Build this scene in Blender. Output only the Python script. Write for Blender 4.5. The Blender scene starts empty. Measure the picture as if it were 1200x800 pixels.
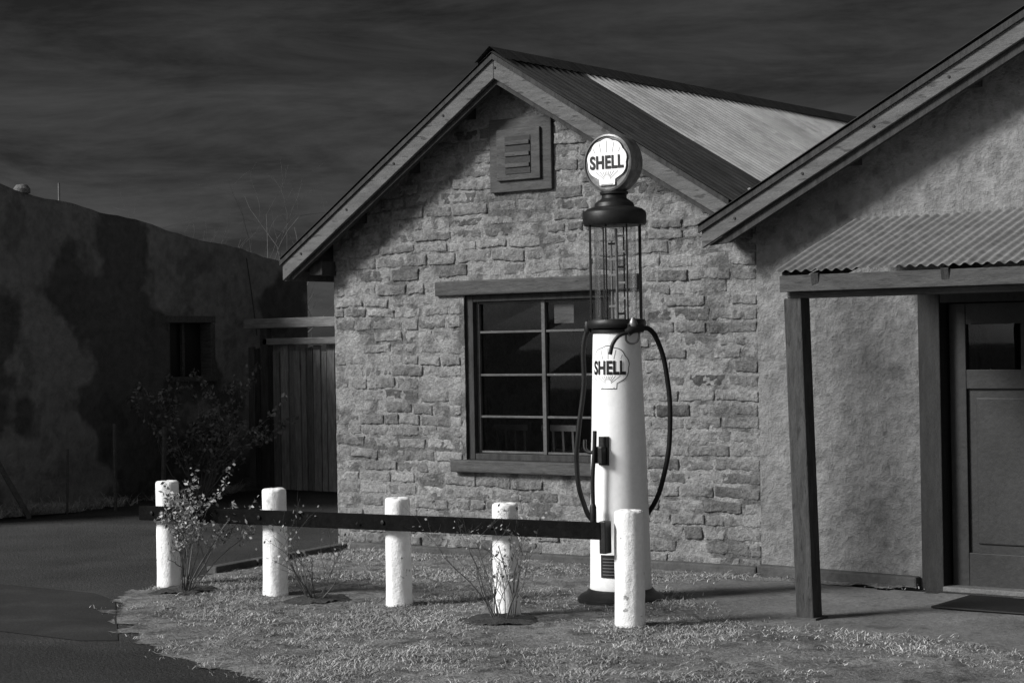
import bpy, bmesh, math, random
import numpy as np
from mathutils import Vector, Matrix, noise
random.seed(7); np.random.seed(7)
sc=bpy.context.scene
R=math.radians

# ---------------------------------------------------------------- materials
def gm(name,a,b,scale=3.0,rough=0.85,bump=0.3,bscale=30,detail=8,metal=0.0,stretch=(1,1,1),attr=None,fine=0.25,dist=0.02,spots=None,spec=0.3,patch=None):
    m=bpy.data.materials.new(name); m.use_nodes=True
    nt=m.node_tree; N=nt.nodes; L=nt.links
    p=N['Principled BSDF']; p.inputs['Roughness'].default_value=rough; p.inputs['Metallic'].default_value=metal
    p.inputs['Specular IOR Level'].default_value=spec
    tc=N.new('ShaderNodeTexCoord'); mp=N.new('ShaderNodeMapping'); mp.inputs['Scale'].default_value=stretch
    L.new(tc.outputs['Object'],mp.inputs['Vector'])
    n1=N.new('ShaderNodeTexNoise'); n1.inputs['Scale'].default_value=scale; n1.inputs['Detail'].default_value=detail; n1.inputs['Roughness'].default_value=0.65
    L.new(mp.outputs[0],n1.inputs['Vector'])
    r=N.new('ShaderNodeValToRGB'); r.color_ramp.elements[0].position=0.32; r.color_ramp.elements[1].position=0.68
    r.color_ramp.elements[0].color=(a,a,a,1); r.color_ramp.elements[1].color=(b,b,b,1)
    L.new(n1.outputs['Fac'],r.inputs['Fac'])
    col=r.outputs['Color']
    n2=N.new('ShaderNodeTexNoise'); n2.inputs['Scale'].default_value=bscale; n2.inputs['Detail'].default_value=6; n2.inputs['Roughness'].default_value=0.7
    L.new(mp.outputs[0],n2.inputs['Vector'])
    def mul(col,src,f0,f1,t0,t1):
        mr=N.new('ShaderNodeMapRange'); mr.inputs['From Min'].default_value=f0; mr.inputs['From Max'].default_value=f1
        mr.inputs['To Min'].default_value=t0; mr.inputs['To Max'].default_value=t1
        L.new(src,mr.inputs['Value'])
        vm=N.new('ShaderNodeVectorMath'); vm.operation='SCALE'; L.new(col,vm.inputs[0]); L.new(mr.outputs[0],vm.inputs['Scale']); return vm.outputs[0]
    col=mul(col,n2.outputs['Fac'],.3,.7,1-fine,1+fine)
    for sp in (spots,patch):
        if sp:
            n3=N.new('ShaderNodeTexNoise'); n3.inputs['Scale'].default_value=sp[0]; n3.inputs['Detail'].default_value=5
            L.new(mp.outputs[0],n3.inputs['Vector'])
            col=mul(col,n3.outputs['Fac'],sp[1],sp[1]+(sp[3] if len(sp)>3 else .04),1,sp[2])
    if attr:
        at=N.new('ShaderNodeAttribute'); at.attribute_name=attr
        v2=N.new('ShaderNodeVectorMath'); v2.operation='SCALE'; L.new(col,v2.inputs[0]); L.new(at.outputs['Fac'],v2.inputs['Scale']); col=v2.outputs[0]
    L.new(col,p.inputs['Base Color'])
    if bump>0:
        bp=N.new('ShaderNodeBump'); bp.inputs['Strength'].default_value=bump; bp.inputs['Distance'].default_value=dist
        L.new(n2.outputs['Fac'],bp.inputs['Height']); L.new(bp.outputs[0],p.inputs['Normal'])
    return m
M={}
M['brick']=gm('adobe_brick',0.15,0.30,4,0.95,1.0,30,attr='tone',fine=0.45,dist=0.035,spots=(9,.6,.66),patch=(.9,.5,.75,.1))
M['mortar']=gm('adobe_mortar',0.20,0.36,7,0.95,1.0,35,fine=0.35,dist=0.04,spots=(3,.5,.45,.08))
M['stucco']=gm('stucco',0.17,0.25,1.1,0.95,1.0,11,fine=0.28,dist=0.05,spots=(5,.58,.8,.02),patch=(16,.6,.82,.03))
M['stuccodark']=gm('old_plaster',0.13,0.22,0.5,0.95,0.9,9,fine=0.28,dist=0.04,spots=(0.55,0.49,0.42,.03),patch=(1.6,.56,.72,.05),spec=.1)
M['foot']=gm('footing',0.05,0.09,4,0.9,0.5,25)
M['mulch']=gm('mulch',0.03,0.07,9,0.95,1,60,fine=.4)
M['fascia']=gm('fascia_wood',0.08,0.14,4,0.8,0.5,40,stretch=(1,6,6),spots=(6,0.60,0.5))
M['darkwood']=gm('dark_wood',0.02,0.05,4,0.8,0.4,30,stretch=(6,6,1))
M['trimwood']=gm('trim_wood',0.04,0.085,5,0.8,0.4,30,stretch=(1,6,6),spots=(9,.62,.6))
M['doortrim']=gm('door_trim',0.015,0.03,5,0.6,0.3,30,stretch=(6,6,1))
M['postwood']=gm('post_wood',0.03,0.07,5,0.8,0.5,30,stretch=(7,7,1),spots=(9,.6,.5))
M['gatewood']=gm('gate_wood',0.10,0.22,5,0.85,0.6,30,stretch=(8,8,1),attr='tone')
M['beamwood']=gm('beam_wood',0.12,0.24,5,0.85,0.6,30,stretch=(1,8,8))
M['zinc']=gm('galvanised_sheet',0.25,0.40,2.0,0.5,0.1,20,stretch=(1,1.5,1),fine=0.12,spots=(3,.6,.8))
M['rust']=gm('rusted_sheet',0.018,0.045,4,0.85,0.2,20,stretch=(0.6,6,0.6),fine=0.25,spec=.1)
M['porchtin']=gm('porch_sheet',0.14,0.24,3,0.7,0.2,20,fine=0.25,spots=(3,0.6,0.7))
M['black']=gm('black_paint',0.007,0.014,8,0.45,0.1,40,spec=.3)
M['railpaint']=gm('rail_paint',0.004,0.009,8,0.85,0.4,40,spec=.03,spots=(25,.70,3.0))
M['rubber']=gm('rubber',0.008,0.014,20,0.6,0.1,80,spec=.2)
M['white']=gm('white_paint',0.78,0.86,3,0.5,0.08,30,fine=0.05)
M['postwhite']=gm('post_white_paint',0.82,0.89,4,0.7,0.6,22,fine=0.06,spots=(17,0.68,0.4))
M['steel']=gm('steel',0.12,0.25,10,0.4,0.05,60,metal=0.7)
M['rim']=gm('globe_rim',0.12,0.2,8,0.35,0.05,40,metal=0.4)
M['asphalt']=gm('asphalt',0.045,0.08,0.6,0.95,1.0,50,fine=0.6,dist=0.03,spec=.1,spots=(110,.60,2.0),patch=(.5,.5,.7,.1))
M['walk']=gm('sidewalk_asphalt',0.028,0.042,1.2,0.9,0.5,60,fine=0.3,dist=0.01,spec=.1,spots=(2,.55,1.25,.1))
M['concrete']=gm('concrete',0.10,0.17,1.8,0.9,0.6,30,fine=0.3,spots=(2.5,0.6,0.7),patch=(12,.62,.75))
M['soil']=gm('dry_soil',0.13,0.33,2.6,0.95,1.0,50,fine=0.6,dist=0.04,spec=.1,spots=(7,.55,.6,.06))
M['grass']=gm('dry_grass',0.2,0.46,1.5,0.9,0,30,attr='tone',fine=0.3,spec=.1)
M['leaf']=gm('leaf',0.17,0.34,8,0.6,0,30,attr='tone')
M['leafdark']=gm('leaf_dark',0.08,0.16,8,0.6,0,30,attr='tone')
M['twig']=gm('twig',0.06,0.12,10,0.8,0,30)
M['shell']=gm('sign_white',0.86,0.89,4,0.5,0,30,fine=0.02)
M['grey']=gm('sign_line',0.15,0.18,4,0.5,0,30,fine=0.02)
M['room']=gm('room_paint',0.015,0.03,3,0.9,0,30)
M['furn']=gm('furniture_paint',0.12,0.2,3,0.7,0,30)
M['face']=gm('globe_face',0.36,0.42,4,0.3,0,30,fine=0.03)
M['sash']=gm('sash_paint',0.05,0.09,6,0.6,0.2,40)
M['doorp']=gm('door_paint',0.018,0.032,3,0.55,0.15,30)
def glassmat(name,tint,refl,k=1.0):
    m=bpy.data.materials.new(name); m.use_nodes=True; nt=m.node_tree; nt.nodes.clear()
    o=nt.nodes.new('ShaderNodeOutputMaterial'); mx=nt.nodes.new('ShaderNodeMixShader')
    t=nt.nodes.new('ShaderNodeBsdfTransparent'); t.inputs[0].default_value=(tint,tint,tint,1)
    g=nt.nodes.new('ShaderNodeBsdfGlossy'); g.inputs['Roughness'].default_value=0.02
    fr=nt.nodes.new('ShaderNodeFresnel'); fr.inputs[0].default_value=refl
    mu=nt.nodes.new('ShaderNodeMath'); mu.operation='MULTIPLY'; mu.inputs[1].default_value=k; nt.links.new(fr.outputs[0],mu.inputs[0])
    nt.links.new(mu.outputs[0],mx.inputs[0]); nt.links.new(t.outputs[0],mx.inputs[1]); nt.links.new(g.outputs[0],mx.inputs[2]); nt.links.new(mx.outputs[0],o.inputs[0])
    return m
M['glass']=glassmat('window_glass',0.8,1.35)
M['cylglass']=glassmat('cylinder_glass',0.93,1.4,.45)

# ---------------------------------------------------------------- helpers
def empty(name,loc=(0,0,0)):
    o=bpy.data.objects.new(name,None); sc.collection.objects.link(o); o.location=loc; return o
def mk(name,verts,faces,mat,parent=None,smooth=False,tone=None,mats=None,fmi=None):
    me=bpy.data.meshes.new(name); me.from_pydata([tuple(v) for v in verts],[],[tuple(f) for f in faces]); 
    if mats: 
        for x in mats: me.materials.append(M[x])
    else: me.materials.append(M[mat])
    if fmi is not None: me.polygons.foreach_set('material_index',fmi)
    if tone is not None:
        a=me.attributes.new('tone','FLOAT','POINT'); a.data.foreach_set('value',tone)
    if smooth: me.polygons.foreach_set('use_smooth',[True]*len(me.polygons))
    me.update()
    o=bpy.data.objects.new(name,me); sc.collection.objects.link(o)
    if parent:
        o.parent=parent; o.matrix_parent_inverse=Matrix.Translation(-Vector(parent.location))
    return o
def bev(o,w=0.008,s=2):
    b=o.modifiers.new('b','BEVEL'); b.width=w; b.segments=s; b.limit_method='ANGLE'; return o
def box(name,lo,hi,mat,parent=None,bevel=0.006):
    x0,y0,z0=lo; x1,y1,z1=hi
    v=[(x0,y0,z0),(x1,y0,z0),(x1,y1,z0),(x0,y1,z0),(x0,y0,z1),(x1,y0,z1),(x1,y1,z1),(x0,y1,z1)]
    f=[(3,2,1,0),(4,5,6,7),(0,1,5,4),(1,2,6,5),(2,3,7,6),(3,0,4,7)]
    o=mk(name,v,f,mat,parent)
    if bevel: bev(o,bevel)
    return o
def beam(name,p,q,w,h,mat,parent=None,bevel=0.005):
    p=Vector(p);q=Vector(q);d=(q-p).normalized()
    up=Vector((0,0,1)) if abs(d.z)<0.9 else Vector((0,1,0))
    s=d.cross(up).normalized(); t=s.cross(d).normalized()
    v=[]
    for c in (p,q):
        for a,b in((-1,-1),(1,-1),(1,1),(-1,1)): v.append(c+s*a*w/2+t*b*h/2)
    f=[(0,1,2,3),(7,6,5,4),(0,4,5,1),(1,5,6,2),(2,6,7,3),(3,7,4,0)]
    o=mk(name,v,f,mat,parent)
    bm=bmesh.new(); bm.from_mesh(o.data); bmesh.ops.recalc_face_normals(bm,faces=bm.faces); bm.to_mesh(o.data); bm.free()
    if bevel: bev(o,bevel)
    return o
def ext(name,poly,v0,v1,mat,parent=None,bevel=0):
    n=len(poly); v=[(a,v0,b) for a,b in poly]+[(a,v1,b) for a,b in poly]
    f=[tuple(range(n)),tuple(range(2*n-1,n-1,-1))]+[(i,i+n,(i+1)%n+n,(i+1)%n) for i in range(n)]
    o=mk(name,v,f,mat,parent)
    bm=bmesh.new(); bm.from_mesh(o.data); bmesh.ops.recalc_face_normals(bm,faces=bm.faces); bm.to_mesh(o.data); bm.free()
    if bevel: bev(o,bevel)
    return o
def lathe(name,prof,c,mat,parent=None,seg=48,axis='Z',ang=0,smooth=True,jit=0,sharp=True):
    v=[];f=[];n=len(prof)
    for i in range(seg):
        a=2*math.pi*i/seg
        for r,z in prof:
            rr=r*(1+jit*noise.noise(Vector((math.cos(a)*2+c[0]*7,math.sin(a)*2,z*4)))) if jit else r
            zz=z+(jit*.12*noise.noise(Vector((math.cos(a)*1.5+c[0]*3,math.sin(a)*1.5,7))) if jit and z>.5 else 0)
            p=Vector((rr*math.cos(a),rr*math.sin(a),zz))
            if axis=='H':
                p=Vector((p.z,p.x,p.y)); p=Matrix.Rotation(ang,3,'Z')@p
            v.append(Vector(c)+p)
    for i in range(seg):
        j=(i+1)%seg
        for k in range(n-1):
            f.append((i*n+k,j*n+k,j*n+k+1,i*n+k+1))
    if prof[0][0]>1e-5: f.append(tuple(i*n for i in range(seg-1,-1,-1)))
    if prof[-1][0]>1e-5: f.append(tuple(i*n+n-1 for i in range(seg)))
    o=mk(name,v,f,mat,parent,smooth=smooth)
    bm=bmesh.new(); bm.from_mesh(o.data); bmesh.ops.remove_doubles(bm,verts=bm.verts,dist=1e-5); bmesh.ops.recalc_face_normals(bm,faces=bm.faces); bm.to_mesh(o.data); bm.free()
    if sharp:
        try: o.data.set_sharp_from_angle(angle=R(35))
        except Exception: pass
    return o
def tube(name,pts,r,mat,parent=None,res=12,smooth=True,bez=True):
    cu=bpy.data.curves.new(name,'CURVE'); cu.dimensions='3D'; cu.bevel_depth=r; cu.bevel_resolution=4; cu.resolution_u=res; cu.use_fill_caps=True
    if bez:
        s=cu.splines.new('BEZIER'); s.bezier_points.add(len(pts)-1)
        for b,p in zip(s.bezier_points,pts): b.co=p; b.handle_left_type=b.handle_right_type='AUTO'
    else:
        s=cu.splines.new('POLY'); s.points.add(len(pts)-1)
        for b,p in zip(s.points,pts): b.co=(*p,1)
    o=bpy.data.objects.new(name,cu); sc.collection.objects.link(o)
    dg=bpy.context.evaluated_depsgraph_get(); me=bpy.data.meshes.new_from_object(o.evaluated_get(dg))
    bpy.data.objects.remove(o); me.materials.clear(); me.materials.append(M[mat])
    o=bpy.data.objects.new(name,me); sc.collection.objects.link(o)
    if parent: o.parent=parent; o.matrix_parent_inverse=Matrix.Translation(-Vector(parent.location))
    return o
def corr(name,A,B,C,D,mats,parent,pitch=0.076,amp=0.011,fn=None,thick=True):
    A,B,C,D=map(Vector,(A,B,C,D)); n=int((B-A).length/pitch*8)
    nt=8; nrm=(B-A).cross(D-A).normalized()
    if nrm.z<0: nrm=-nrm
    v=[];f=[];mi=[]
    for i in range(n+1):
        s=i/n; a=A.lerp(B,s); d=D.lerp(C,s)
        h=amp*math.sin(2*math.pi*s*(B-A).length/pitch)
        for k in range(nt+1):
            t=k/nt; v.append(a.lerp(d,t)+nrm*(h+0.008*noise.noise(Vector((s*9,t*3,A.x)))))
    for i in range(n):
        for k in range(nt):
            f.append((i*(nt+1)+k,(i+1)*(nt+1)+k,(i+1)*(nt+1)+k+1,i*(nt+1)+k+1)); mi.append(fn((i+.5)/n,(k+.5)/nt) if fn else 0)
    return mk(name,v,f,None,parent,smooth=True,mats=mats,fmi=mi)

# ---------------------------------------------------------------- ground
S=400
g=mk('ground',[(-S,-S,0),(S,-S,0),(S,S,0),(-S,S,0)],[(0,1,2,3)],'asphalt')
def inpoly(x,y,P):
    c=False;j=len(P)-1
    for i in range(len(P)):
        if (P[i][1]>y)!=(P[j][1]>y) and x<(P[j][0]-P[i][0])*(y-P[i][1])/(P[j][1]-P[i][1])+P[i][0]: c=not c
        j=i
    return c
LAWN=[(0.2,-.06),(0.38,-1.85),(.55,-2.5),(.75,-3.1),(1.5,-3.8),(2.0,-4.25),(3.0,-4.7),(4.0,-5.0),(6,-5.7),(9.5,-6.3),(9.5,-2.25),(6.3,-2.15),(5.3,-2.1),(4.4,-1.5),(3.9,-.95),(3.95,-.35),(5.4,-.25),(5.4,-.06)]
def edge_d(x,y):
    m=9; P=LAWN
    for i in range(9):
        a=Vector((P[i][0],P[i][1]));b=Vector((P[i+1][0],P[i+1][1]));p=Vector((x,y)); t=max(0,min(1,(p-a).dot(b-a)/(b-a).length_squared)); m=min(m,(a+(b-a)*t-p).length)
    return m
def lawn_h(x,y):
    e=min(1,edge_d(x,y)/.35)
    return 0.003+e*(0.02+0.014*noise.noise(Vector((x*1.7,y*1.7,0)))+0.008*noise.noise(Vector((x*9,y*9,3))))
def sheet(name,P,mat,step,hf,edge=0.0,parent=None):
    xs=[p[0] for p in P]; ys=[p[1] for p in P]
    x0=min(xs)-.1;y0=min(ys)-.1
    nx=int((max(xs)+.1-x0)/step)+1; ny=int((max(ys)+.1-y0)/step)+1
    idx={};v=[];f=[]
    def gv(i,j):
        if (i,j) not in idx:
            x=x0+i*step; y=y0+j*step
            idx[(i,j)]=len(v); v.append((x,y,hf(x,y)))
        return idx[(i,j)]
    for i in range(nx):
        for j in range(ny):
            x=x0+(i+.5)*step; y=y0+(j+.5)*step
            e=edge*(noise.noise(Vector((x*5,y*5,7)))+.5*noise.noise(Vector((x*17,y*17,7)))); e2=edge*noise.noise(Vector((x*5,y*5,17)))
            if inpoly(x+e,y+e2,P): f.append((gv(i,j),gv(i+1,j),gv(i+1,j+1),gv(i,j+1)))
    return mk(name,v,f,mat,parent,smooth=True)
sheet('lawn_ground',LAWN,'soil',0.025,lawn_h,0.15)
mk('sidewalk',[(-25,-3.35,.004),(.45,-3.1,.004),(.9,-3.3,.004),(2.3,-4.5,.004),(2.1,-4.62,.004),(-25,-5.0,.004)],[(0,5,4,3,2,1)],'walk')
sheet('concrete_apron',[(3.75,-.3),(12,-.3),(12,-2.35),(6.2,-2.5),(5.2,-2.3),(4.3,-1.6),(3.75,-1.0)],'concrete',0.05,lambda x,y:0.022+0.003*noise.noise(Vector((x*3,y*3,0))),0.07)
kb=empty('lawn_kerb')
pts=[(0.12,-.06),(0.2,-.7),(0.26,-1.3),(0.34,-1.85)]
for k in range(3):
    a,b=pts[k],pts[k+1]; beam('kerb_stone_%d'%k,(a[0],a[1]-.01,.02),(b[0],b[1]+.01,.02),.10,.07,'foot',kb,.012)
def grass(name,P,n,hmin,hmax,mat,seed,fringe=0.0):
    rng=random.Random(seed); xs=[p[0] for p in P]; ys=[p[1] for p in P]; v=[];f=[];t=[]
    c=0;tr=0
    while c<n and tr<n*5:
        tr+=1
        x=rng.uniform(min(xs)-fringe,max(xs)); y=rng.uniform(min(ys)-fringe,max(ys))
        d=noise.noise(Vector((x*1.1,y*1.1,5)))+0.6*noise.noise(Vector((x*4.5,y*4.5,9)))+.6*noise.noise(Vector((x*14,y*14,2)))
        if rng.random()>0.36+d*1.9: continue
        jx,jy=(rng.gauss(0,.08),rng.gauss(0,.08)) if fringe else (0,0)
        if not inpoly(x+jx,y+jy,P): continue
        z=max(0,lawn_h(x,y)-.004); a=rng.uniform(0,6.28); h=rng.uniform(hmin,hmax)*(1+.7*d)*(1.9 if rng.random()<.03 else 1); w=rng.uniform(.0016,.0038)
        lx=rng.gauss(0,1.3)*h; ly=rng.gauss(0,1.3)*h; b=len(v)
        ca,sa=math.cos(a)*w,math.sin(a)*w
        v+=[(x-ca,y-sa,z),(x+ca,y+sa,z),(x+lx*.4+ca*.7,y+ly*.4+sa*.7,z+h*.6),(x+lx*.4-ca*.7,y+ly*.4-sa*.7,z+h*.6),(x+lx,y+ly,z+h*.8)]
        f+=[(b,b+1,b+2,b+3),(b+3,b+2,b+4)]; tt=rng.choice([.45,.7,.9,1,1.1,1.3,1.55]); t+=[tt*.85,tt*.85,tt,tt,tt*1.1]; c+=1
    return mk(name,v,f,mat,None,tone=t)
grass('lawn_grass',LAWN,80000,.008,.024,'grass',3,.1)

# ---------------------------------------------------------------- adobe house
H=empty('adobe_house')
U0,U1=0.0,4.18; AP=2.007; ZA=4.03
def zt(u): return ZA-(.657*(AP-u) if u<AP else .603*(u-AP))
WX0,WX1,WZ0,WZ1=1.42,2.93,.80,2.15
wt=lambda u: zt(u)-.07
VF=.004
# mortar face as a rough grid so that joints are uneven
v=[];f=[]
gx=np.linspace(U0,U1,150); gz=np.linspace(-.05,3.96,150)
for i,x in enumerate(gx):
    for k,zz in enumerate(gz):
        lim=wt(x); z_=min(zz,lim)
        q=Vector((x*11,z_*11,2)); v.append((x,VF-.002+.006*noise.noise(q)+.004*noise.noise(q*3),z_))
n_=len(gz)
for i in range(len(gx)-1):
    for k in range(n_-1):
        xm=(gx[i]+gx[i+1])/2; zm=(gz[k]+gz[k+1])/2
        if gz[k]>=max(wt(gx[i]),wt(gx[i+1])): continue
        if WX0+.01<xm<WX1-.01 and WZ0-.02<zm<WZ1: continue
        f.append((i*n_+k,(i+1)*n_+k,(i+1)*n_+k+1,i*n_+k+1))
mk('mortar_face',v,f,'mortar',H,smooth=True)
VB=.02
ext('wall_lower',[(U0,-.05),(U1,-.05),(U1,WZ0),(U0,WZ0)],VB,.3,'mortar',H)
ext('wall_left',[(U0,WZ0),(WX0,WZ0),(WX0,WZ1),(U0,WZ1)],VB,.3,'mortar',H)
ext('wall_right',[(WX1,WZ0),(U1,WZ0),(U1,WZ1),(WX1,WZ1)],VB,.3,'mortar',H)
ext('wall_gable',[(U0,WZ1),(U1,WZ1),(U1,wt(U1)),(AP,wt(AP)),(U0,wt(U0))],VB,.3,'mortar',H)
box('side_wall_left',(U0,.3,-.05),(U0+.3,6.2,wt(0)-.02),'mortar',H,0)
box('side_wall_right',(U1-.3,.3,-.05),(U1,6.2,wt(U1)-.04),'mortar',H,0)
ext('back_wall',[(U0,-.05),(U1,-.05),(U1,wt(U1)),(AP,wt(AP)),(U0,wt(U0))],6.2,6.45,'mortar',H)
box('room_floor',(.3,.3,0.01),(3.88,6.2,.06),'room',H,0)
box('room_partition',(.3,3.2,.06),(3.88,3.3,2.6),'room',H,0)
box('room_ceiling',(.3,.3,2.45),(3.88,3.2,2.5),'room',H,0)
v=[];f=[];tone=[]
rng=random.Random(11)
obs=[(1.40,2.95,.66,2.16),(1.14,3.16,2.13,2.285),(1.76,2.36,2.96,3.55)]
z=0.06; row=0
def add_brick(a,b,z0,z1):
    nm=max(4,int((b-a)/.024)); base=len(v); tn=rng.choice([.7,.85,.93,1,1.05,1.1,1.28])*rng.uniform(.93,1.07)
    if rng.random()<.05: tn*=.6
    e1=.005; e2=.014
    XS=[a,a+e1]+list(np.linspace(a+e2,b-e2,nm))+[b-e1,b]
    ZS=[z0,z0+.004]+list(np.linspace(z0+.012,z1-.012,4))+[z1-.004,z1]
    nx=len(XS)-1; nz=len(ZS)-1
    pr=rng.choice([-.003,-.001,.0,.003,.006,.010]); sx=rng.uniform(0,50); tilt=rng.uniform(-.005,.005); er=rng.uniform(.005,.014); rot=rng.gauss(0,.014)
    for k in range(nz+1):
        for i in range(nx+1):
            x=XS[i]; zz=ZS[k]; t=k/nz
            e=(i in(0,nx)) or (k in(0,nz)); e_=(i in(1,nx-1)) or (k in(1,nz-1))
            q=Vector((x*9,zz*9,sx)); q0=Vector((x*2.2,row*.35,1))
            zz+=.012*math.sin(x*1.1+row*.23)+.022*noise.noise(q0)+.008*noise.noise(q*1.3)+.007*noise.noise(q*4)+rot*(x-(a+b)/2)
            x+=.009*noise.noise(q+Vector((9,0,0)))+.007*noise.noise(q*4+Vector((9,0,0)))
            y=VF-.005-pr+er*noise.noise(q*1.6+Vector((0,0,4)))+er*.8*noise.noise(q*4)+tilt*(t-.5)*2
            if e: y=VF+.008
            elif e_: y+=.003
            v.append((x,y,zz)); tone.append(tn*(.95 if e else 1))
    for k in range(nz):
        for i in range(nx):
            q=base+k*(nx+1)+i; f.append((q,q+1,q+nx+2,q+nx+1))
while z<4.0:
    ch=rng.uniform(.088,.112)
    jg=rng.uniform(.013,.024)
    z1=z+ch-jg
    top=z1+.09
    ul=U0 if zt(U0)>top else AP-(ZA-top)/.657
    ur=U1 if zt(U1)>top else AP+(ZA-top)/.603
    if ur-ul<.15: break
    ivs=[(ul,ur)]
    for (a,b,c,d) in obs:
        if z1>c+.01 and z<d-.01:
            nv=[]
            for p,q in ivs:
                if p<a: nv.append((p,min(q,a)))
                if q>b: nv.append((max(p,b),q))
            ivs=nv
    for p,q in ivs:
        x=p
        first=rng.uniform(.12,.30) if row%2 else rng.uniform(.24,.34)
        while x<q-.03:
            l=first if x==p else rng.choice([.30,.32,.33,.35,.24,.18,.30,.36,.38])+rng.uniform(-.02,.02)
            if q-(x+l)<.1: l=q-x
            e=min(x+l,q)
            if e-x>.04 and rng.random()>.035: add_brick(x+rng.uniform(.004,.012),e-rng.uniform(.004,.012),z,z1)
            x=e
    z+=ch; row+=1
mk('brick_courses',v,f,'brick',H,smooth=True,tone=tone)
ext('footing',[(.2,-.03),(4.17,-.03),(4.17,.085),(.2,.07)],-.085,-.006,'foot',H,.015)
box('lintel',(1.15,-.035,2.145),(3.15,.14,2.265),'trimwood',H,.012)
box('sill',(1.31,-.07,.70),(3.04,.16,.80),'trimwood',H,.012)
def wbox(n,lo,hi,mat='darkwood',b=.004): return box(n,lo,hi,mat,H,b)
wbox('window_jamb_l',(1.42,.03,.80),(1.50,.16,2.145)); wbox('window_jamb_r',(2.85,.03,.80),(2.93,.16,2.145))
wbox('window_head',(1.50,.035,2.09),(2.85,.16,2.145)); wbox('window_foot',(1.50,.035,.80),(2.85,.16,.85))
mid=2.18
wbox('mullion',(mid-.018,.07,.85),(mid+.018,.12,2.09),'sash')
for a,b,t in((1.50,1.53,'l'),(2.82,2.85,'r')): wbox('stile_'+t,(a,.075,.85),(b,.12,2.09),'sash')
for k,zz in enumerate((.862,1.15,1.49,1.84,2.078)):
    wbox('bar_a%d'%k,(1.53,.08,zz-.009),(mid-.018,.115,zz+.009),'sash',.003)
    wbox('bar_b%d'%k,(mid+.018,.08,zz-.009),(2.82,.115,zz+.009),'sash',.003)
rg=random.Random(4)
zz_=[.862,1.15,1.49,1.84,2.078]
for i in range(4):
    for j,(xa,xb) in enumerate(((1.53,mid-.018),(mid+.018,2.82))):
        a_=[rg.uniform(-.003,.003) for _ in range(4)]
        mk('glass_pane_%d_%d'%(i,j),[(xa,.1+a_[0],zz_[i]),(xb,.1+a_[1],zz_[i]),(xb,.1+a_[2],zz_[i+1]),(xa,.1+a_[3],zz_[i+1])],[(0,1,2,3)],'glass',H)
box('vent_frame',(1.75,-.035,2.96),(2.365,.05,3.55),'trimwood',H,.008)
box('vent_panel',(1.84,-.06,3.05),(2.27,-.03,3.46),'trimwood',H,.006)
box('vent_hole',(1.93,-.066,3.10),(2.18,-.055,3.40),'black',H,0)
for k in range(3):
    zz=3.15+k*.09
    box('slat_%d'%k,(1.935,-.078,zz),(2.175,-.062,zz+.032),'trimwood',H,.003)
e_l=-.34; e_r=4.23
for nm,ua,ub in(('deck_left',e_l+.02,AP),('deck_right',AP,e_r)):
    ext(nm,[(ua,zt(ua)-.05),(ub,zt(ub)-.05),(ub,zt(ub)-.02),(ua,zt(ua)-.02)],-.26,6.6,'darkwood',H)
ext('barge_left',[(e_l+.02,zt(e_l+.02)-.005),(AP,ZA-.005),(AP,ZA-.19),(e_l+.02,zt(e_l+.02)-.18)],-.30,-.262,'fascia',H,.004)
ext('barge_right',[(AP+.002,ZA-.006),(4.13,zt(4.13)-.006),(4.13,zt(4.13)-.16),(AP+.002,ZA-.19)],-.299,-.262,'fascia',H,.004)
ext('barge_cap_left',[(e_l,zt(e_l)+.004),(AP,ZA+.004),(AP,ZA-.04),(e_l,zt(e_l)-.036)],-.318,-.301,'darkwood',H,0)
ext('barge_cap_right',[(AP+.002,ZA+.004),(4.13,zt(4.13)+.004),(4.13,zt(4.13)-.036),(AP+.002,ZA-.04)],-.318,-.301,'darkwood',H,0)
ext('barge_under_left',[(e_l+.1,zt(e_l+.1)-.14),(AP,ZA-.15),(AP,ZA-.235),(e_l+.1,zt(e_l+.1)-.225)],-.262,-.22,'darkwood',H,0)
ext('barge_under_right',[(AP+.002,ZA-.15),(4.1,zt(4.1)-.12),(4.1,zt(4.1)-.205),(AP+.002,ZA-.235)],-.262,-.22,'darkwood',H,0)
for k,u in enumerate((-.25,.35,.95,1.55,2.45,3.05,3.65)):
    box('purlin_%d'%k,(u-.04,-.22,zt(u)-.15),(u+.04,.02,zt(u)-.052),'darkwood',H,0)
for k in range(5):
    u=-.1+k*.53; lathe('bolt_head_%d'%k,[(.010,-.004),(.010,.004),(0,.006)],(u,-.303,zt(u)-.1),'darkwood',H,axis='H',ang=R(-90),seg=10)
box('wall_plate',(-.12,-.18,2.36),(.03,.6,2.48),'darkwood',H,.006)
box('eave_board',(e_l+.0,-.26,2.32),(e_l+.025,6.5,2.46),'fascia',H,.004)
corr('roof_sheet_left',(AP,-.33,ZA+.015),(AP,6.6,ZA+.015),(e_l,6.6,zt(e_l)+.015),(e_l,-.33,zt(e_l)+.015),['rust'],H)
corr('roof_sheet_right',(AP,-.33,ZA+.015),(AP,6.6,ZA+.015),(e_r,6.6,zt(e_r)+.015),(e_r,-.33,zt(e_r)+.015),['rust','zinc'],H,pitch=.1,amp=.014,
     fn=lambda s,t:1 if (s*6.93-.33>.70) else (1 if (t>.84 and s*6.93-.33>.25) else 0))
v=[];f=[];n=260
for i in range(n+1):
    y=-.35+6.97*i/n; sc_=.02*math.sin(2*math.pi*y/.1)
    w=.15+.6*sc_
    v+=[(AP-w,y,ZA-.657*w+.038),(AP,y,ZA+.058),(AP+w,y,ZA-.603*w+.038)]
for i in range(n):
    a=i*3; f+=[(a,a+1,a+4,a+3),(a+1,a+2,a+5,a+4)]
mk('ridge_cap',v,f,'rust',H)
fz=.06
T=H
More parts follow.
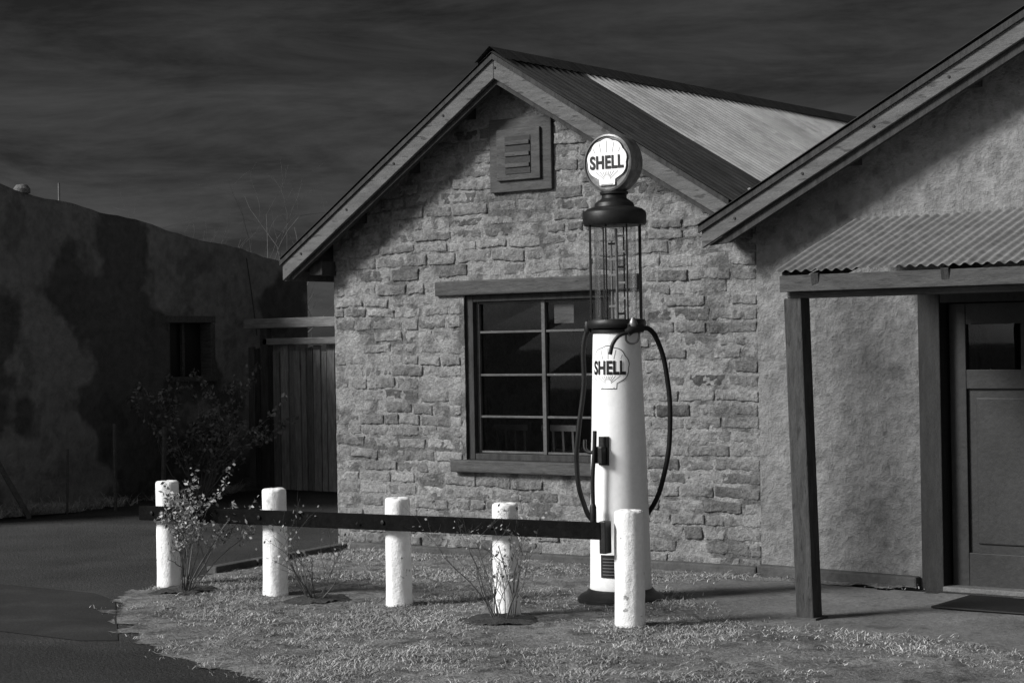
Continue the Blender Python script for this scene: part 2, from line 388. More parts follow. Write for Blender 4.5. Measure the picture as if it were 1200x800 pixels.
box('table_top',(1.3,1.2,.78),(2.1,1.9,.82),'furn',T,.005)
for k,(x,y) in enumerate(((1.34,1.24),(2.06,1.24),(1.34,1.86),(2.06,1.86))): box('table_leg_%d'%k,(x-.025,y-.025,fz),(x+.025,y+.025,.78),'furn',T,0)
for k,x in enumerate((1.2,1.7)):
    for j in range(4): beam('chair_slat_%d_%d'%(k,j),(x+.1*j,.75,.5),(x+.1*j,.72,1.02),.02,.02,'furn',T,0)
    beam('chair_rail_%d'%k,(x-.02,.72,1.03),(x+.34,.72,1.03),.03,.05,'furn',T,0)
box('wall_poster',(.55,3.17,1.65),(1.0,3.19,2.15),'furn',T,0)
box('pane_reflection',(2.25,.13,1.90),(2.44,.135,2.05),'beamwood',T,0)  # pale slip imitating a light reflection in the upper right pane

# ---------------------------------------------------------------- stucco house
Q=empty('stucco_house')
UB=3.923
zr=lambda u: 2.571+.515*(u-UB) if u<8.6 else 2.571+.515*(8.6-UB)-.515*(u-8.6)
wr=lambda u: zr(u)-.1
D0,D1,DZ=5.46,6.86,2.06
ext('wall_left',[(4.185,-.05),(D0,-.05),(D0,wr(D0)),(4.185,wr(4.185))],-.022,.3,'stucco',Q)
ext('wall_over_door',[(D0,DZ),(D1,DZ),(D1,wr(D1)),(D0,wr(D0))],-.022,.3,'stucco',Q)
ext('wall_right',[(D1,-.05),(13,-.05),(13,wr(13)),(8.6,wr(8.6)),(D1,wr(D1))],-.022,.3,'stucco',Q)
box('side_wall',(4.2,.3,-.05),(4.45,8,wr(4.2)-.03),'stucco',Q,0)
box('far_wall',(12.7,.3,-.05),(13,8,wr(13)-.1),'stucco',Q,0)
ext('back_wall',[(4.2,-.05),(13,-.05),(13,wr(13)),(8.6,wr(8.6)),(4.2,wr(4.2))],8,8.2,'stucco',Q)
ext('footing',[(4.19,-.03),(5.44,-.03),(5.44,.09),(4.19,.105)],-.11,-.024,'foot',Q,.015)
ub=UB
ext('deck_left',[(ub,zr(ub)-.06),(8.6,zr(8.6)-.06),(8.6,zr(8.6)-.02),(ub,zr(ub)-.02)],-.30,8.5,'darkwood',Q)
ext('deck_right',[(8.6,zr(8.6)-.06),(13.3,zr(13.3)-.06),(13.3,zr(13.3)-.02),(8.6,zr(8.6)-.02)],-.30,8.5,'darkwood',Q)
ext('barge_left',[(ub,zr(ub)-.004),(8.6,zr(8.6)-.004),(8.6,zr(8.6)-.17),(ub,zr(ub)-.16)],-.355,-.322,'fascia',Q,.004)
ext('barge_cap',[(ub-.02,zr(ub-.02)+.006),(8.6,zr(8.6)+.006),(8.6,zr(8.6)-.045),(ub-.02,zr(ub-.02)-.04)],-.375,-.356,'darkwood',Q,0)
ext('barge_lower',[(ub+.04,zr(ub)-.14),(8.6,zr(8.6)-.15),(8.6,zr(8.6)-.24),(ub+.2,zr(ub+.2)-.23)],-.322,-.28,'darkwood',Q,0)
ext('barge_right',[(8.602,zr(8.6)-.004),(13.3,zr(13.3)-.004),(13.3,zr(13.3)-.16),(8.602,zr(8.6)-.16)],-.355,-.322,'fascia',Q,.004)
corr('roof_sheet_left',(8.6,-.39,zr(8.6)+.018),(8.6,8.5,zr(8.6)+.018),(ub-.03,8.5,zr(ub-.03)+.018),(ub-.03,-.39,zr(ub-.03)+.018),['rust'],Q)
corr('roof_sheet_right',(8.6,-.39,zr(8.6)+.018),(8.6,8.5,zr(8.6)+.018),(13.3,8.5,zr(13.3)+.018),(13.3,-.39,zr(13.3)+.018),['rust'],Q)
for k,u in enumerate((4.10,5.0,5.9,6.8,7.7)):
    box('purlin_%d'%k,(u-.045,-.28,zr(u)-.17),(u+.045,.0,zr(u)-.062),'fascia' if k==0 else 'darkwood',Q,0)
for k in range(6):
    u=4.2+k*.55; lathe('bolt_head_%d'%k,[(.010,-.004),(.010,.004),(0,.006)],(u,-.358,zr(u)-.1),'darkwood',Q,axis='H',ang=R(-90),seg=10)
box('door_frame_l',(5.46,-.06,-.02),(5.62,.12,2.04),'doortrim',Q,.006)
box('door_frame_r',(6.70,-.06,-.02),(6.86,.12,2.04),'doortrim',Q,.006)
box('door_frame_t',(5.622,-.055,1.97),(6.698,.12,2.04),'doortrim',Q,.006)
a,b=5.64,6.68
box('door_stile_l',(a,.05,.03),(a+.12,.1,1.965),'doorp',Q,.004); box('door_stile_r',(b-.12,.05,.03),(b,.1,1.965),'doorp',Q,.004)
for k,(z0,z1) in enumerate(((.03,.26),(1.38,1.51),(1.82,1.965))): box('door_rail_%d'%k,(a+.12,.052,z0),(b-.12,.1,z1),'doorp',Q,.004)
box('door_panel',(a+.12,.075,.26),(b-.12,.095,1.38),'doorp',Q,0)
box('door_panel_field',(a+.18,.062,.32),(b-.18,.08,1.32),'doorp',Q,.01)
mk('door_glass',[(a+.12,.08,1.51),(b-.12,.08,1.51),(b-.12,.08,1.82),(a+.12,.08,1.82)],[(0,1,2,3)],'glass',Q)
box('door_muntin',((a+b)/2-.012,.06,1.51),((a+b)/2+.012,.09,1.82),'doorp',Q,0)
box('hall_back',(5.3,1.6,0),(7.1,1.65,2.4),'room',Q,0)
box('door_handle_plate',(b-.09,.04,.95),(b-.05,.05,1.12),'steel',Q,.003)
lathe('door_knob',[(0,-.05),(.02,-.048),(.028,-.03),(.02,-.01),(.01,0),(.01,.01)],(b-.07,.04,1.03),'steel',Q,axis='H',ang=R(90),seg=20)
box('threshold',(5.62,-.08,0.0),(6.70,.12,.035),'concrete',Q,.006)
fz0=2.157
corr('porch_sheet',(5.36,-1.9,fz0),(9.3,-1.9,fz0),(9.3,-.024,2.58),(4.98,-.024,2.58),['porchtin'],Q,pitch=.068,amp=.0085)
box('porch_beam',(5.40,-1.81,1.99),(9.2,-1.69,2.115),'trimwood',Q,.008)
box('porch_fascia',(5.385,-1.875,2.03),(9.2,-1.85,2.13),'trimwood',Q,.004)
for k in range(5):
    x=5.75+k*.72
    beam('porch_rafter_%d'%k,(x-.12 if k==0 else x,-1.88,fz0-.065),(x-.25 if k==0 else x,-.03,2.49),.05,.09,'darkwood',Q,.003)
beam('porch_edge_rafter',(5.42,-1.85,fz0-.05),(5.06,-.03,2.51),.05,.09,'darkwood',Q,.003)
box('porch_post_base',(5.40,-1.83,0),(5.57,-1.67,.035),'foot',Q,0)
beam('porch_post',(5.485,-1.75,0.0),(5.435,-1.75,1.992),.12,.12,'postwood',Q,.008)
beam('porch_post',(8.9,-1.75,0.0),(8.9,-1.75,1.992),.12,.12,'postwood',Q,.008)
mt=sheet('door_mat',[(5.95,-1.0),(6.95,-1.0),(6.95,-.42),(5.95,-.42)],'rubber',.05,lambda x,y:.038,0)
sm=mt.modifiers.new('s','SOLIDIFY'); sm.thickness=.012

# ---------------------------------------------------------------- left plaster building
B=empty('plaster_building')
ul=-5.4; BF=-.9
top=lambda y: 3.56+(.65-y)*.168
v=[];f=[]
WY0,WY1,WZa,WZb=3.08,3.80,1.42,2.08
ys=np.array(sorted(list(np.linspace(BF,5.46,50))+[WY0,WY1]))
zl=[0,.2,.4,.6,.8,1.0,1.2,WZa,1.6,1.75,1.9,WZb,2.2,2.35,2.5]
nz=len(zl)+6
for y in ys:
    tz=top(y)+.05*noise.noise(Vector((y*1.3,0,0)))+.02*noise.noise(Vector((y*5,0,0)))
    for k in range(nz):
        zz=zl[k] if k<len(zl) else 2.5+(tz-2.5)*(k-len(zl)+1)/6
        v.append((ul+.03*noise.noise(Vector((y*.9,zz*.9,2)))-.03*zz/3,y,zz))
for i in range(len(ys)-1):
    for k in range(nz-1):
        ym=(ys[i]+ys[i+1])/2; zm=(v[i*nz+k][2]+v[i*nz+k+1][2])/2
        if WY0<ym<WY1 and WZa<zm<WZb: continue
        f.append((i*nz+k,(i+1)*nz+k,(i+1)*nz+k+1,i*nz+k+1))
n0=len(v)
for i,y in enumerate(ys): x,yy,zz=v[i*nz+nz-1]; v.append((x-.3,yy,zz+.01)); v.append((x-.3,yy,0))
for i in range(len(ys)-1):
    a=i*nz+nz-1; b_=(i+1)*nz+nz-1; f.append((a,b_,n0+2*(i+1),n0+2*i)); f.append((n0+2*i,n0+2*(i+1),n0+2*(i+1)+1,n0+2*i+1))
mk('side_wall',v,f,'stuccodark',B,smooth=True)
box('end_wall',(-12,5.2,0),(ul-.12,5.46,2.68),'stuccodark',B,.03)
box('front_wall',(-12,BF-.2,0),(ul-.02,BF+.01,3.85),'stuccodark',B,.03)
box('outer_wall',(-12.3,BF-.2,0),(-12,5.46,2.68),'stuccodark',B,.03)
box('roof_deck',(-12,BF,2.3),(ul-.34,5.2,2.4),'foot',B,0)
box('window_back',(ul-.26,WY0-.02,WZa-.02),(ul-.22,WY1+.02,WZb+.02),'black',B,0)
for n_,lo,hi in (('jamb_a',(ul-.22,WY0-.04,WZa),(ul-.03,WY0+.03,WZb)),('jamb_b',(ul-.22,WY1-.03,WZa),(ul-.03,WY1+.04,WZb)),('sill',(ul-.22,WY0-.02,WZa-.06),(ul+.02,WY1+.02,WZa)),('head',(ul-.22,WY0-.04,WZb-.02),(ul-.02,WY1+.04,WZb+.06))):
    box(n_,lo,hi,'trimwood',B,.004)
box('sash_bar',(ul-.2,(WY0+WY1)/2-.02,WZa),(ul-.16,(WY0+WY1)/2+.02,WZb),'trimwood',B,0)
lathe('roof_vent',[(0.09,0),(.09,.05),(.06,.09),(0,.1)],(ul-.1,1.05,top(1.05)-.02),'concrete',B,seg=20)
tube('aerial',[(ul-.15,1.6,3.2),(ul-.15,1.6,3.62)],.012,'steel',B,bez=False)
tube('wall_cable',[(ul+.01,4.35,2.85),(ul+.02,4.42,2.4),(ul+.02,4.5,1.9)],.007,'darkwood',B)

G=empty('wooden_gate',(0,0,0))
rng=random.Random(5)
u=-5.36;k=0;v=[];f=[];tone=[]
while u<-1.6:
    w=rng.uniform(.09,.14); h=1.74+rng.uniform(-.05,.04)
    th=.022; yy=4.3+rng.uniform(-.01,.01); base=len(v); g_=.008; tl=rng.uniform(-.01,.01)
    for x,y,z in((u+g_,yy,.04),(u+w-g_,yy,.04),(u+w-g_,yy+th,.04),(u+g_,yy+th,.04),(u+g_+tl,yy,h),(u+w-g_+tl,yy,h+rng.uniform(-.02,.02)),(u+w-g_+tl,yy+th,h),(u+g_+tl,yy+th,h)): v.append((x,y,z))
    f+=[tuple(base+q for q in t) for t in[(3,2,1,0),(4,5,6,7),(0,1,5,4),(1,2,6,5),(2,3,7,6),(3,0,4,7)]]
    t_=rng.uniform(.6,1.4)*(.3 if u<-5.02 else 1); tone+=[t_]*8
    u+=w
mk('boards',v,f,'gatewood',G,tone=tone)
box('cross_rail_top',(-5.36,4.33,1.5),(-1.6,4.38,1.6),'darkwood',G,.005)
box('cross_rail_bottom',(-5.36,4.33,.3),(-1.6,4.38,.4),'darkwood',G,.005)
box('gate_post',(-5.04,4.2,0),(-4.92,4.29,1.98),'darkwood',G,.01)
box('header_beam',(-5.3,4.18,1.98),(-1.6,4.36,2.1),'beamwood',G,.012)
box('header_beam_lower',(-5.0,4.20,1.78),(-1.6,4.3,1.86),'beamwood',G,.01)
Sx=empty('back_shed'); box('shed_walls',(-5.3,7.0,0),(-1,10,2.78),'darkwood',Sx,.02); box('shed_roof',(-5.5,6.8,2.78),(-.8,10.2,2.88),'rust',Sx,.01)

# ---------------------------------------------------------------- post and rail
F=empty('post_and_rail_barrier')
PP=[(.676,.783),(1.761,.76),(2.891,.735),(3.786,.734),(4.721,.727)]
for k,(u,h) in enumerate(PP):
    r=.086 if k<4 else .092
    prof=[(r*1.02,-.05),(r*1.03,.03),(r*1.01,.08),(r,.15),(r*1.01,.22),(r,.3),(r,.38),(r*.985,.45),(r*.99,.52),(r*.98,.6),(r*.975,h-.06),(r*.97,h-.022),(r*.93,h-.008),(r*.8,h-.001),(r*.4,h+.002),(0,h)]
    lathe('post_%d'%(k+1),prof,(u,-2.59,0),'postwhite',F,seg=48,jit=.07,sharp=False)
beam('rail',(.528,-2.715,.552),(4.615,-2.715,.605),.05,.102,'railpaint',F,.006)
box('rail_bracket',(4.60,-2.735,.47),(4.645,-2.665,.665),'black',F,.005)
for k,(u,h) in enumerate(PP[:4]): lathe('bolt_%d'%k,[(0,0),(.014,0),(.014,.01),(0,.014)],(u,-2.742,.555+.013*(u-.5)),'black',F,axis='H',ang=R(-90),seg=12)

# ---------------------------------------------------------------- petrol pump
PC=Vector((4.01,-1.62,0))
P=empty('visible_gas_pump',PC)
def L_(name,prof,mat,**k): return lathe(name,prof,tuple(PC),mat,P,**k)
L_('base_plate',[(.29,0),(.29,.04),(.27,.06),(.235,.075),(.215,.10)],'black')
L_('body',[(.206,.098),(.208,.11),(.205,.14),(.200,.4),(.193,.7),(.186,1.0),(.176,1.3),(.166,1.6),(.158,1.83),(.158,1.835)],'white')
L_('collar',[(.15,1.83),(.19,1.835),(.198,1.85),(.198,1.875),(.19,1.89),(.16,1.895)],'black')
L_('collar_lower_ring',[(.165,1.80),(.172,1.805),(.172,1.825),(.16,1.832)],'black')
def open_cyl(name,r,z0,z1,mat):
    n=64; v=[];f=[]
    for i in range(n):
        a=2*math.pi*i/n
        v+=[PC+Vector((r*math.cos(a),r*math.sin(a),z0)),PC+Vector((r*math.cos(a),r*math.sin(a),z1))]
    for i in range(n):
        j=(i+1)%n; f.append((2*i,2*j,2*j+1,2*i+1))
    return mk(name,v,f,mat,P,smooth=True)
open_cyl('glass_cylinder',.140,1.88,2.53,'cylglass')
L_('top_cap',[(.15,2.515),(.205,2.52),(.213,2.535),(.213,2.60),(.208,2.612),(.185,2.63),(.135,2.645),(.128,2.67),(.10,2.69),(.085,2.70),(.083,2.72),(.095,2.73),(.095,2.745),(.06,2.75)],'black')
for k in range(8):
    a=2*math.pi*k/8+.25
    p=PC+Vector((.180*math.cos(a),.180*math.sin(a),0))
    tube('tie_rod_%d'%k,[p+Vector((0,0,1.88)),p+Vector((0,0,2.53))],.0055,'rubber',P,bez=False)
tube('stand_pipe',[PC+Vector((0.01,0,1.89)),PC+Vector((0.01,0,2.5))],.010,'steel',P,bez=False)
tube('overflow_pipe',[PC+Vector((-.05,.03,1.89)),PC+Vector((-.05,.03,2.42))],.007,'steel',P,bez=False)
for k in range(11):
    zz=1.93+k*.052
    d=Vector((math.cos(R(34)),math.sin(R(34)),0))*(-1 if k%2 else 1)
    q=PC+Vector((.01,0,zz)); e=q+d*.055
    beam('gallon_marker_%d'%k,q,e,.012,.014,'face' if k%3 else 'black',P,0)
GC=PC+Vector((0,0,2.935)); GA=R(-90)
GR=.198
lathe('globe_case',[(.0,-.085),(.15,-.083),(GR-.012,-.07),(GR,-.05),(GR+.004,-.03),(GR,-.01),(GR,.01),(GR+.004,.03),(GR,.05),(GR-.008,.075),(GR-.02,.08),(GR-.024,.070)],tuple(GC),'rim',P,axis='H',ang=GA,seg=64)
lathe('globe_face',[(GR-.022,.066),(.12,.074),(0,.078)],tuple(GC),'face',P,axis='H',ang=GA,seg=64,sharp=False)
lathe('globe_back_face',[(.0,-.09),(.1,-.088),(.14,-.084)],tuple(GC),'face',P,axis='H',ang=GA,seg=48,sharp=False)
def emblem(R0):
    parts=[]
    def outline(s):
        pts=[]
        n=120
        for i in range(n+1):
            th=R(-128+256*i/n); r=R0*s*(1+.055*abs(math.cos(th*180/math.pi/128*math.pi*3.5)))*(1-.10*max(0,(abs(th)-1.4)))
            pts.append((r*math.sin(th),r*math.cos(th)))
        pts+=[(R0*s*.42,-.70*R0),(R0*s*.40,-R0*s*.98),(-R0*s*.40,-R0*s*.98),(-R0*s*.42,-.70*R0)]
        return pts
    parts.append((outline(1.0),'black',.0015)); parts.append((outline(.965),'shell',.003))
    for i in range(-4,5):
        th=R(i*24); d=Vector((math.sin(th),math.cos(th)))
        o=Vector((0,-.80*R0)); e=d*R0*.93
        di=(e-o).normalized(); pe=Vector((-di.y,di.x))*R0*.011
        L0=(e-o).length
        def tY(y): return (y-o.y)/(di.y*L0) if abs(di.y)>1e-3 else 2
        t1=tY(-.36*R0); t2=tY(.42*R0)
        segs=[]
        if t2<.95: segs.append((t2,1.0))
        segs.append((.15,min(t1,1.0)))
        for s,t in segs:
            if t-s<.04: continue
            A=o+di*L0*s;Bq=o+di*L0*t; parts.append(([tuple(A-pe),tuple(A+pe),tuple(Bq+pe),tuple(Bq-pe)],'grey',.0042))
    parts.append(([(-.3*R0,-.93*R0),(.3*R0,-.93*R0),(.3*R0,-.90*R0),(-.3*R0,-.90*R0)],'grey',.0045))
    return parts
def textmesh(s,w,h):
    cu=bpy.data.curves.new('t','FONT'); cu.body=s; cu.align_x='CENTER'; cu.align_y='CENTER'; cu.offset=.038; cu.resolution_u=6; cu.space_character=1.06
    o=bpy.data.objects.new('t',cu); sc.collection.objects.link(o)
    dg=bpy.context.evaluated_depsgraph_get(); me=bpy.data.meshes.new_from_object(o.evaluated_get(dg)); bpy.data.objects.remove(o)
    bm=bmesh.new(); bm.from_mesh(me); bmesh.ops.triangulate(bm,faces=bm.faces)
    vs=[(q.co.x,q.co.y) for q in bm.verts]; bm.verts.index_update(); fs=[[q.index for q in ff.verts] for ff in bm.faces]; bm.free()
    xs=[a[0] for a in vs]; ys_=[a[1] for a in vs]; cx=(max(xs)+min(xs))/2; cy=(max(ys_)+min(ys_))/2
    return [((a-cx)/(max(xs)-min(xs))*w,(b-cy)/(max(ys_)-min(ys_))*h) for a,b in vs],fs
def flatmap(C,A,off0):
    n=Vector((math.cos(A),math.sin(A),0)); r=Vector((-math.sin(A),math.cos(A),0))
    return lambda x,y,o: C+r*x+Vector((0,0,y))+n*(off0+o)
def cylmap(C,A,rad):
    def fn(x,y,o):
        rr=rad(C.z+y)+o; a=A+x/rr; return Vector((C.x+rr*math.cos(a),C.y+rr*math.sin(a),C.z+y))
    return fn
def put(fn,R0,tag,tw,th):
    for i,(poly,mat,off) in enumerate(emblem(R0)):
        if len(poly)>6:
            bm=bmesh.new(); vs=[bm.verts.new((a,b,0)) for a,b in poly]; bm.faces.new(vs)
            for xx in np.linspace(-R0,R0,21):
                bmesh.ops.bisect_plane(bm,geom=bm.verts[:]+bm.edges[:]+bm.faces[:],plane_co=(xx,0,0),plane_no=(1,0,0))
            bmesh.ops.triangulate(bm,faces=bm.faces)
            bm.verts.index_update(); vv=[fn(q.co.x,q.co.y,off) for q in bm.verts]; ff=[[q.index for q in x.verts] for x in bm.faces]; bm.free()
        else:
            (a,b),(c,d),(e,f_),(g1,h1)=poly; vv=[];ff=[]
            for s in range(7):
                t=s/6; vv.append(fn(a+(g1-a)*t,b+(h1-b)*t,off)); vv.append(fn(c+(e-c)*t,d+(f_-d)*t,off))
            ff=[(2*s,2*s+1,2*s+3,2*s+2) for s in range(6)]
        mk('%s_%d'%(tag,i),vv,ff,mat,P)
    vs,fs=textmesh('SHELL',tw,th)
    mk(tag+'_lettering',[fn(a,b+R0*.02,.0065) for a,b in vs],fs,'black',P)
put(flatmap(GC,GA,.078),.158,'globe_emblem',.270,.092)
def brad(z): 
    zs_=[.13,.4,.7,1.0,1.3,1.6,1.83]; rs=[.205,.200,.193,.186,.176,.166,.158]; return float(np.interp(z,zs_,rs))
put(cylmap(PC+Vector((0,0,1.57)),R(-77),brad),.142,'body_emblem',.245,.095)
def onbody(deg,z,off=0): r=brad(z)+off; return PC+Vector((r*math.cos(R(deg)),r*math.sin(R(deg)),z))
CAM=-56.3
fn=cylmap(PC+Vector((0,0,.265)),R(CAM-22),brad)
vv=[]
for s in range(7):
    for t in (-1,1): vv.append(fn(-.06+.12*s/6,t*.075,.006))
ff=[(2*s,2*s+2,2*s+3,2*s+1) for s in range(6)]
mk('data_plate',vv,ff,'black',P)
for k in range(6):
    vv=[]
    for s in range(5):
        for t in(-1,1): vv.append(fn(-.045+.09*s/4,-.055+k*.021+t*.002,.008))
    mk('plate_line_%d'%k,vv,[(2*s,2*s+2,2*s+3,2*s+1) for s in range(4)],'grey',P)
la=CAM-33
beam('lever_bracket_upper',onbody(la,1.0,-.02),onbody(la,1.0,.07),.07,.11,'black',P,.006)
beam('lever_bracket_plate',onbody(la+2,.93,.004),onbody(la+2,1.12,.004),.075,.02,'black',P,.004)
tube('lever',[onbody(la-4,1.16,.075),onbody(la-4,1.04,.08),onbody(la-6,.85,.085),onbody(la-6,.62,.08)],.014,'black',P)
lathe('lever_grip',[(0,-.03),(.018,-.028),(.022,0),(.022,.10),(.015,.12),(0,.122)],tuple(onbody(la-6,.56,.08)),'black',P,seg=16)
tube('lever_cross',[onbody(la,1.02,.06),onbody(la-18,1.03,.09),onbody(la-22,1.10,.09)],.012,'black',P)
rt=Vector((math.cos(R(CAM+90)),math.sin(R(CAM+90)),0)); fw=Vector((math.cos(R(CAM)),math.sin(R(CAM)),0))
def hp(x,z,d=0): return PC+rt*x+fw*d+Vector((0,0,z))
tube('hose',[hp(-.17,1.86,.02),hp(-.205,1.80,.02),hp(-.225,1.45,.03),hp(-.265,1.15,.05),hp(-.28,.95,.04),hp(-.25,.70,0),hp(-.12,.50,-.24),hp(.06,.50,-.27),hp(.21,.62,-.05),hp(.31,.9,.05),hp(.345,1.2,.06),hp(.33,1.5,.07),hp(.28,1.72,.10),hp(.22,1.82,.14),hp(.16,1.83,.2)],.0165,'rubber',P,res=16)
tube('nozzle_body',[hp(.17,1.83,.19),hp(.10,1.82,.23),hp(.07,1.80,.24)],.028,'black',P)
tube('nozzle_spout',[hp(.07,1.80,.24),hp(.03,1.79,.25),hp(-.02,1.74,.25),hp(-.045,1.66,.25)],.013,'black',P)
tube('nozzle_guard',[hp(.15,1.80,.2),hp(.13,1.74,.22),hp(.07,1.74,.235),hp(.06,1.79,.24)],.007,'steel',P)
lathe('nozzle_valve',[(0,0),(.026,.0),(.03,.02),(.02,.045),(.012,.06),(0,.062)],tuple(hp(.11,1.84,.22)),'steel',P,seg=20)
beam('nozzle_hanger',hp(.08,1.86,.10),hp(.10,1.84,.24),.04,.03,'black',P,.004)
lathe('hose_coupling',[(.024,-.03),(.026,-.02),(.026,.03),(.022,.04)],tuple(hp(-.19,1.84,.02)),'black',P,seg=18)

# ---------------------------------------------------------------- plants
def bush(name,c,h,spread,stems,nleaf,lmat,seed,lsize=.02,leaf_zone=(.5,1.0),depth=3,thick=.006,lean=(0,0)):
    rg=random.Random(seed); v=[];f=[];mi=[];tone=[]; tips=[]
    def seg(p,q,r0,r1):
        d=(q-p).normalized(); s=d.cross(Vector((.3,.5,.8))).normalized(); t=s.cross(d); b=len(v)
        for cc,r in((p,r0),(q,r1)):
            for k in range(4):
                a=k*math.pi/2; v.append(cc+s*math.cos(a)*r+t*math.sin(a)*r); tone.append(1)
        for k in range(4): f.append((b+k,b+(k+1)%4,b+4+(k+1)%4,b+4+k)); mi.append(0)
    def grow(p,d,L,r,lev):
        n=5; 
        for i in range(n):
            d=(d+Vector((rg.gauss(0,.16),rg.gauss(0,.16),rg.gauss(.02,.08)))).normalized()
            q=p+d*L/n; seg(p,q,r,r*.86); p=q; r*=.86
            if (p.z-c[2])/h>leaf_zone[0]*.8: tips.append(p.copy())
            if lev<depth and i>=1 and rg.random()<.62:
                dd=(d+Vector((rg.gauss(0,.6),rg.gauss(0,.6),rg.gauss(.1,.3)))).normalized(); grow(p,dd,L*rg.uniform(.4,.65),r*.7,lev+1)
    for i in range(stems):
        a=rg.uniform(0,6.28); d=Vector((math.cos(a)*spread+lean[0],math.sin(a)*spread+lean[1],1)).normalized()
        grow(Vector(c)+Vector((math.cos(a)*.04,math.sin(a)*.04,-.01)),d,h*rg.uniform(.6,.95),thick*rg.uniform(.7,1.2),1)
    tips2=[p for p in tips if leaf_zone[0]<=(p.z-c[2])/h<=leaf_zone[1]*1.3] or tips
    for i in range(nleaf):
        p=rg.choice(tips2)+Vector((rg.gauss(0,.02),rg.gauss(0,.02),rg.gauss(0,.02)))
        s=lsize*rg.uniform(.6,1.3); n=Vector((rg.gauss(0,1),rg.gauss(0,1),rg.gauss(.4,1))).normalized()
        a=n.cross(Vector((rg.gauss(0,1),rg.gauss(0,1),rg.gauss(0,1)))).normalized(); b_=n.cross(a); b=len(v)
        tn=rg.uniform(.4,1.5)
        for x,y in((-1,0),(0,-.55),(1,0),(0,.55)): v.append(p+a*x*s+b_*y*s); tone.append(tn)
        f.append((b,b+1,b+2,b+3)); mi.append(1)
    return mk(name,v,f,None,None,mats=['twig',lmat],fmi=mi,tone=tone)
bush('rose_bush',(1.12,-2.84,0),.73,.17,12,1300,'leaf',24,.017,(.5,1.05),3,.007,(.17,.05))
bush('rose_bush',(2.25,-2.70,0),.55,.45,11,150,'leaf',6,.014,(.55,1),3,.006)
bush('rose_bush',(3.92,-2.80,0),.62,.30,13,220,'leaf',9,.014,(.45,1),3,.006)
bush('evergreen_shrub',(-4.75,2.9,0),1.15,.45,16,3200,'leafdark',31,.03,(.3,1.05),3,.012)
for k,(x,y,r) in enumerate([(1.05,-2.78,.25),(2.25,-2.68,.24),(3.90,-2.80,.26)]):
    P_=[(x+r*(1+.2*math.sin(5*a+k))*math.cos(a),y+r*(1+.2*math.cos(3*a))*math.sin(a)) for a in np.linspace(0,6.28,24,endpoint=False)]
    def hh(X,Y,x=x,y=y,r=r):
        d=((X-x)**2+(Y-y)**2)**.5/r
        return lawn_h(X,Y)+.006-.03*max(0,d-.8)+.03*max(0,1-d)+.012*noise.noise(Vector((X*25,Y*25,0)))
    sheet('soil_patch',P_,'mulch',.02,hh,.06)
bush('bare_tree',(-15.9,15.4,0),4.2,.45,9,0,'leafdark',3,.02,(.5,1),4,.03); bush('bare_tree',(-17.2,16,0),4.3,.45,9,0,'leafdark',8,.02,(.5,1),4,.03)
FS=empty('old_fence_stakes')
for k,(p,q,w) in enumerate([((-4.9,.6,0),(-5.1,.1,1.0),.05),((-4.7,1.6,0),(-4.72,1.62,.95),.03),((-4.5,2.1,0),(-4.45,2.1,.9),.04),((-4.9,1.1,0),(-4.9,1.12,.7),.02)]):
    beam('stake_%d'%k,p,q,w,w,'trimwood',FS,.004)
grass('wall_weeds',[(-5.38,-2),(-4.95,-2),(-4.9,3.5),(-5.38,4.2)],9000,.03,.12,'grass',8)

# ---------------------------------------------------------------- light
EL=31; AZ=35
s=Vector((-math.sin(R(AZ))*math.cos(R(EL)),-math.cos(R(AZ))*math.cos(R(EL)),math.sin(R(EL))))
sd=bpy.data.lights.new('sun','SUN'); sd.energy=5.0; sd.angle=R(16); sd.color=(1,.995,.985)
so=bpy.data.objects.new('sun',sd); sc.collection.objects.link(so); so.rotation_euler=(-s).to_track_quat('-Z','Y').to_euler(); so.location=(0,0,20)
w=bpy.data.worlds.new('World'); sc.world=w; w.use_nodes=True; nt=w.node_tree; N=nt.nodes; Lk=nt.links
bg=N['Background']; sky=N.new('ShaderNodeTexSky'); sky.sky_type='NISHITA'; sky.sun_disc=False; sky.sun_elevation=R(EL); sky.sun_rotation=math.atan2(s.x,s.y)
sep=N.new('ShaderNodeSeparateColor'); Lk.new(sky.outputs[0],sep.inputs[0])
tc=N.new('ShaderNodeTexCoord'); mp=N.new('ShaderNodeMapping'); mp.inputs['Scale'].default_value=(3.2,3.2,17); mp.inputs['Rotation'].default_value=(R(3),R(5),0)
Lk.new(tc.outputs['Generated'],mp.inputs[0])
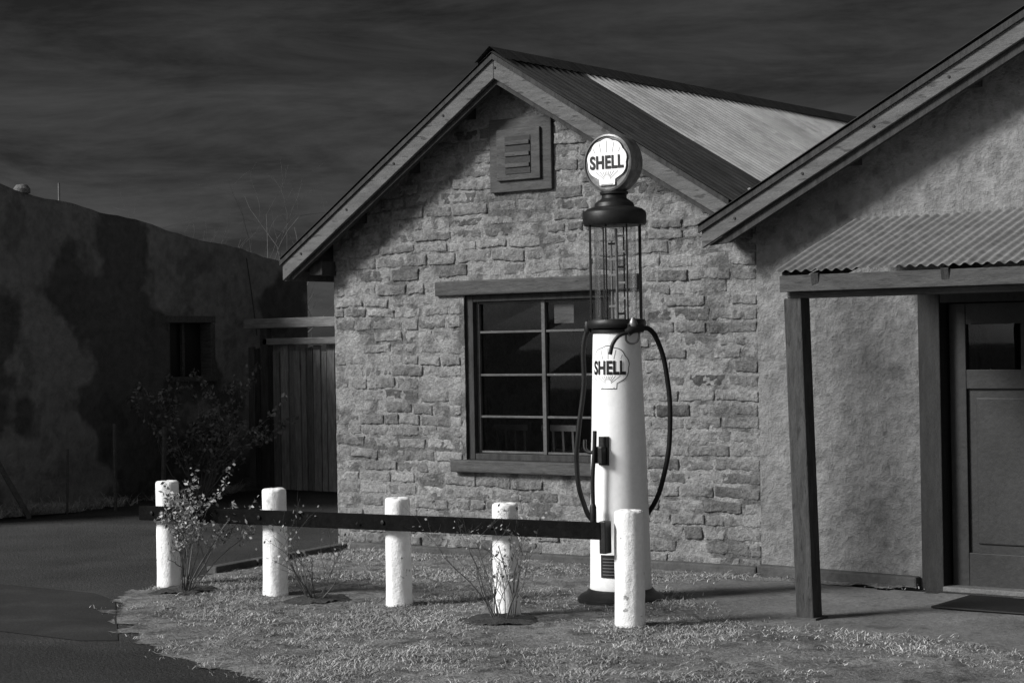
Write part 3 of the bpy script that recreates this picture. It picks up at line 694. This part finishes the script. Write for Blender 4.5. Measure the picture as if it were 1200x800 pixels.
ns=N.new('ShaderNodeTexNoise'); ns.inputs['Scale'].default_value=2.2; ns.inputs['Detail'].default_value=12; ns.inputs['Roughness'].default_value=.66; ns.inputs['Distortion'].default_value=.4
Lk.new(mp.outputs[0],ns.inputs['Vector'])
mr=N.new('ShaderNodeMapRange'); mr.inputs['From Min'].default_value=.36; mr.inputs['From Max'].default_value=.68; mr.inputs['To Min'].default_value=.6; mr.inputs['To Max'].default_value=1.6
Lk.new(ns.outputs['Fac'],mr.inputs['Value'])
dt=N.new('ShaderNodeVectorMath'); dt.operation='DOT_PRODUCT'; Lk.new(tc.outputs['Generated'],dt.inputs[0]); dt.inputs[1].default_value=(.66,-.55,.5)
m2=N.new('ShaderNodeMapRange'); m2.interpolation_type='SMOOTHSTEP'; m2.inputs['From Min'].default_value=-.35; m2.inputs['From Max'].default_value=.6; m2.inputs['To Min'].default_value=.24; m2.inputs['To Max'].default_value=2.2  # extra sky brightness added behind the camera to lift the shaded left wall
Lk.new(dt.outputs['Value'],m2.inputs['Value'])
mu=N.new('ShaderNodeMath'); mu.operation='MULTIPLY'; Lk.new(sep.outputs[0],mu.inputs[0]); Lk.new(mr.outputs[0],mu.inputs[1])
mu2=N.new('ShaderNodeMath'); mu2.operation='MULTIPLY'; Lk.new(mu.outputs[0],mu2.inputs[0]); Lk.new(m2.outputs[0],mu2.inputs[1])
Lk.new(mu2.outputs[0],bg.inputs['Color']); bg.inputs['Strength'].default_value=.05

# ---------------------------------------------------------------- camera
cd=bpy.data.cameras.new('camera'); cam=bpy.data.objects.new('camera',cd); sc.collection.objects.link(cam); sc.camera=cam
cd.sensor_width=36; cd.lens=65.7; cd.clip_end=2000; cd.clip_start=.1
cam.matrix_world=Matrix.Translation((10.95,-12.04,1.74))@Matrix.Rotation(R(36.87),4,'Z')@Matrix.Rotation(R(90.08),4,'X')@Matrix.Rotation(R(-1.0),4,'Z')
sc.view_settings.view_transform='Standard'; sc.view_settings.look='None'; sc.view_settings.exposure=0
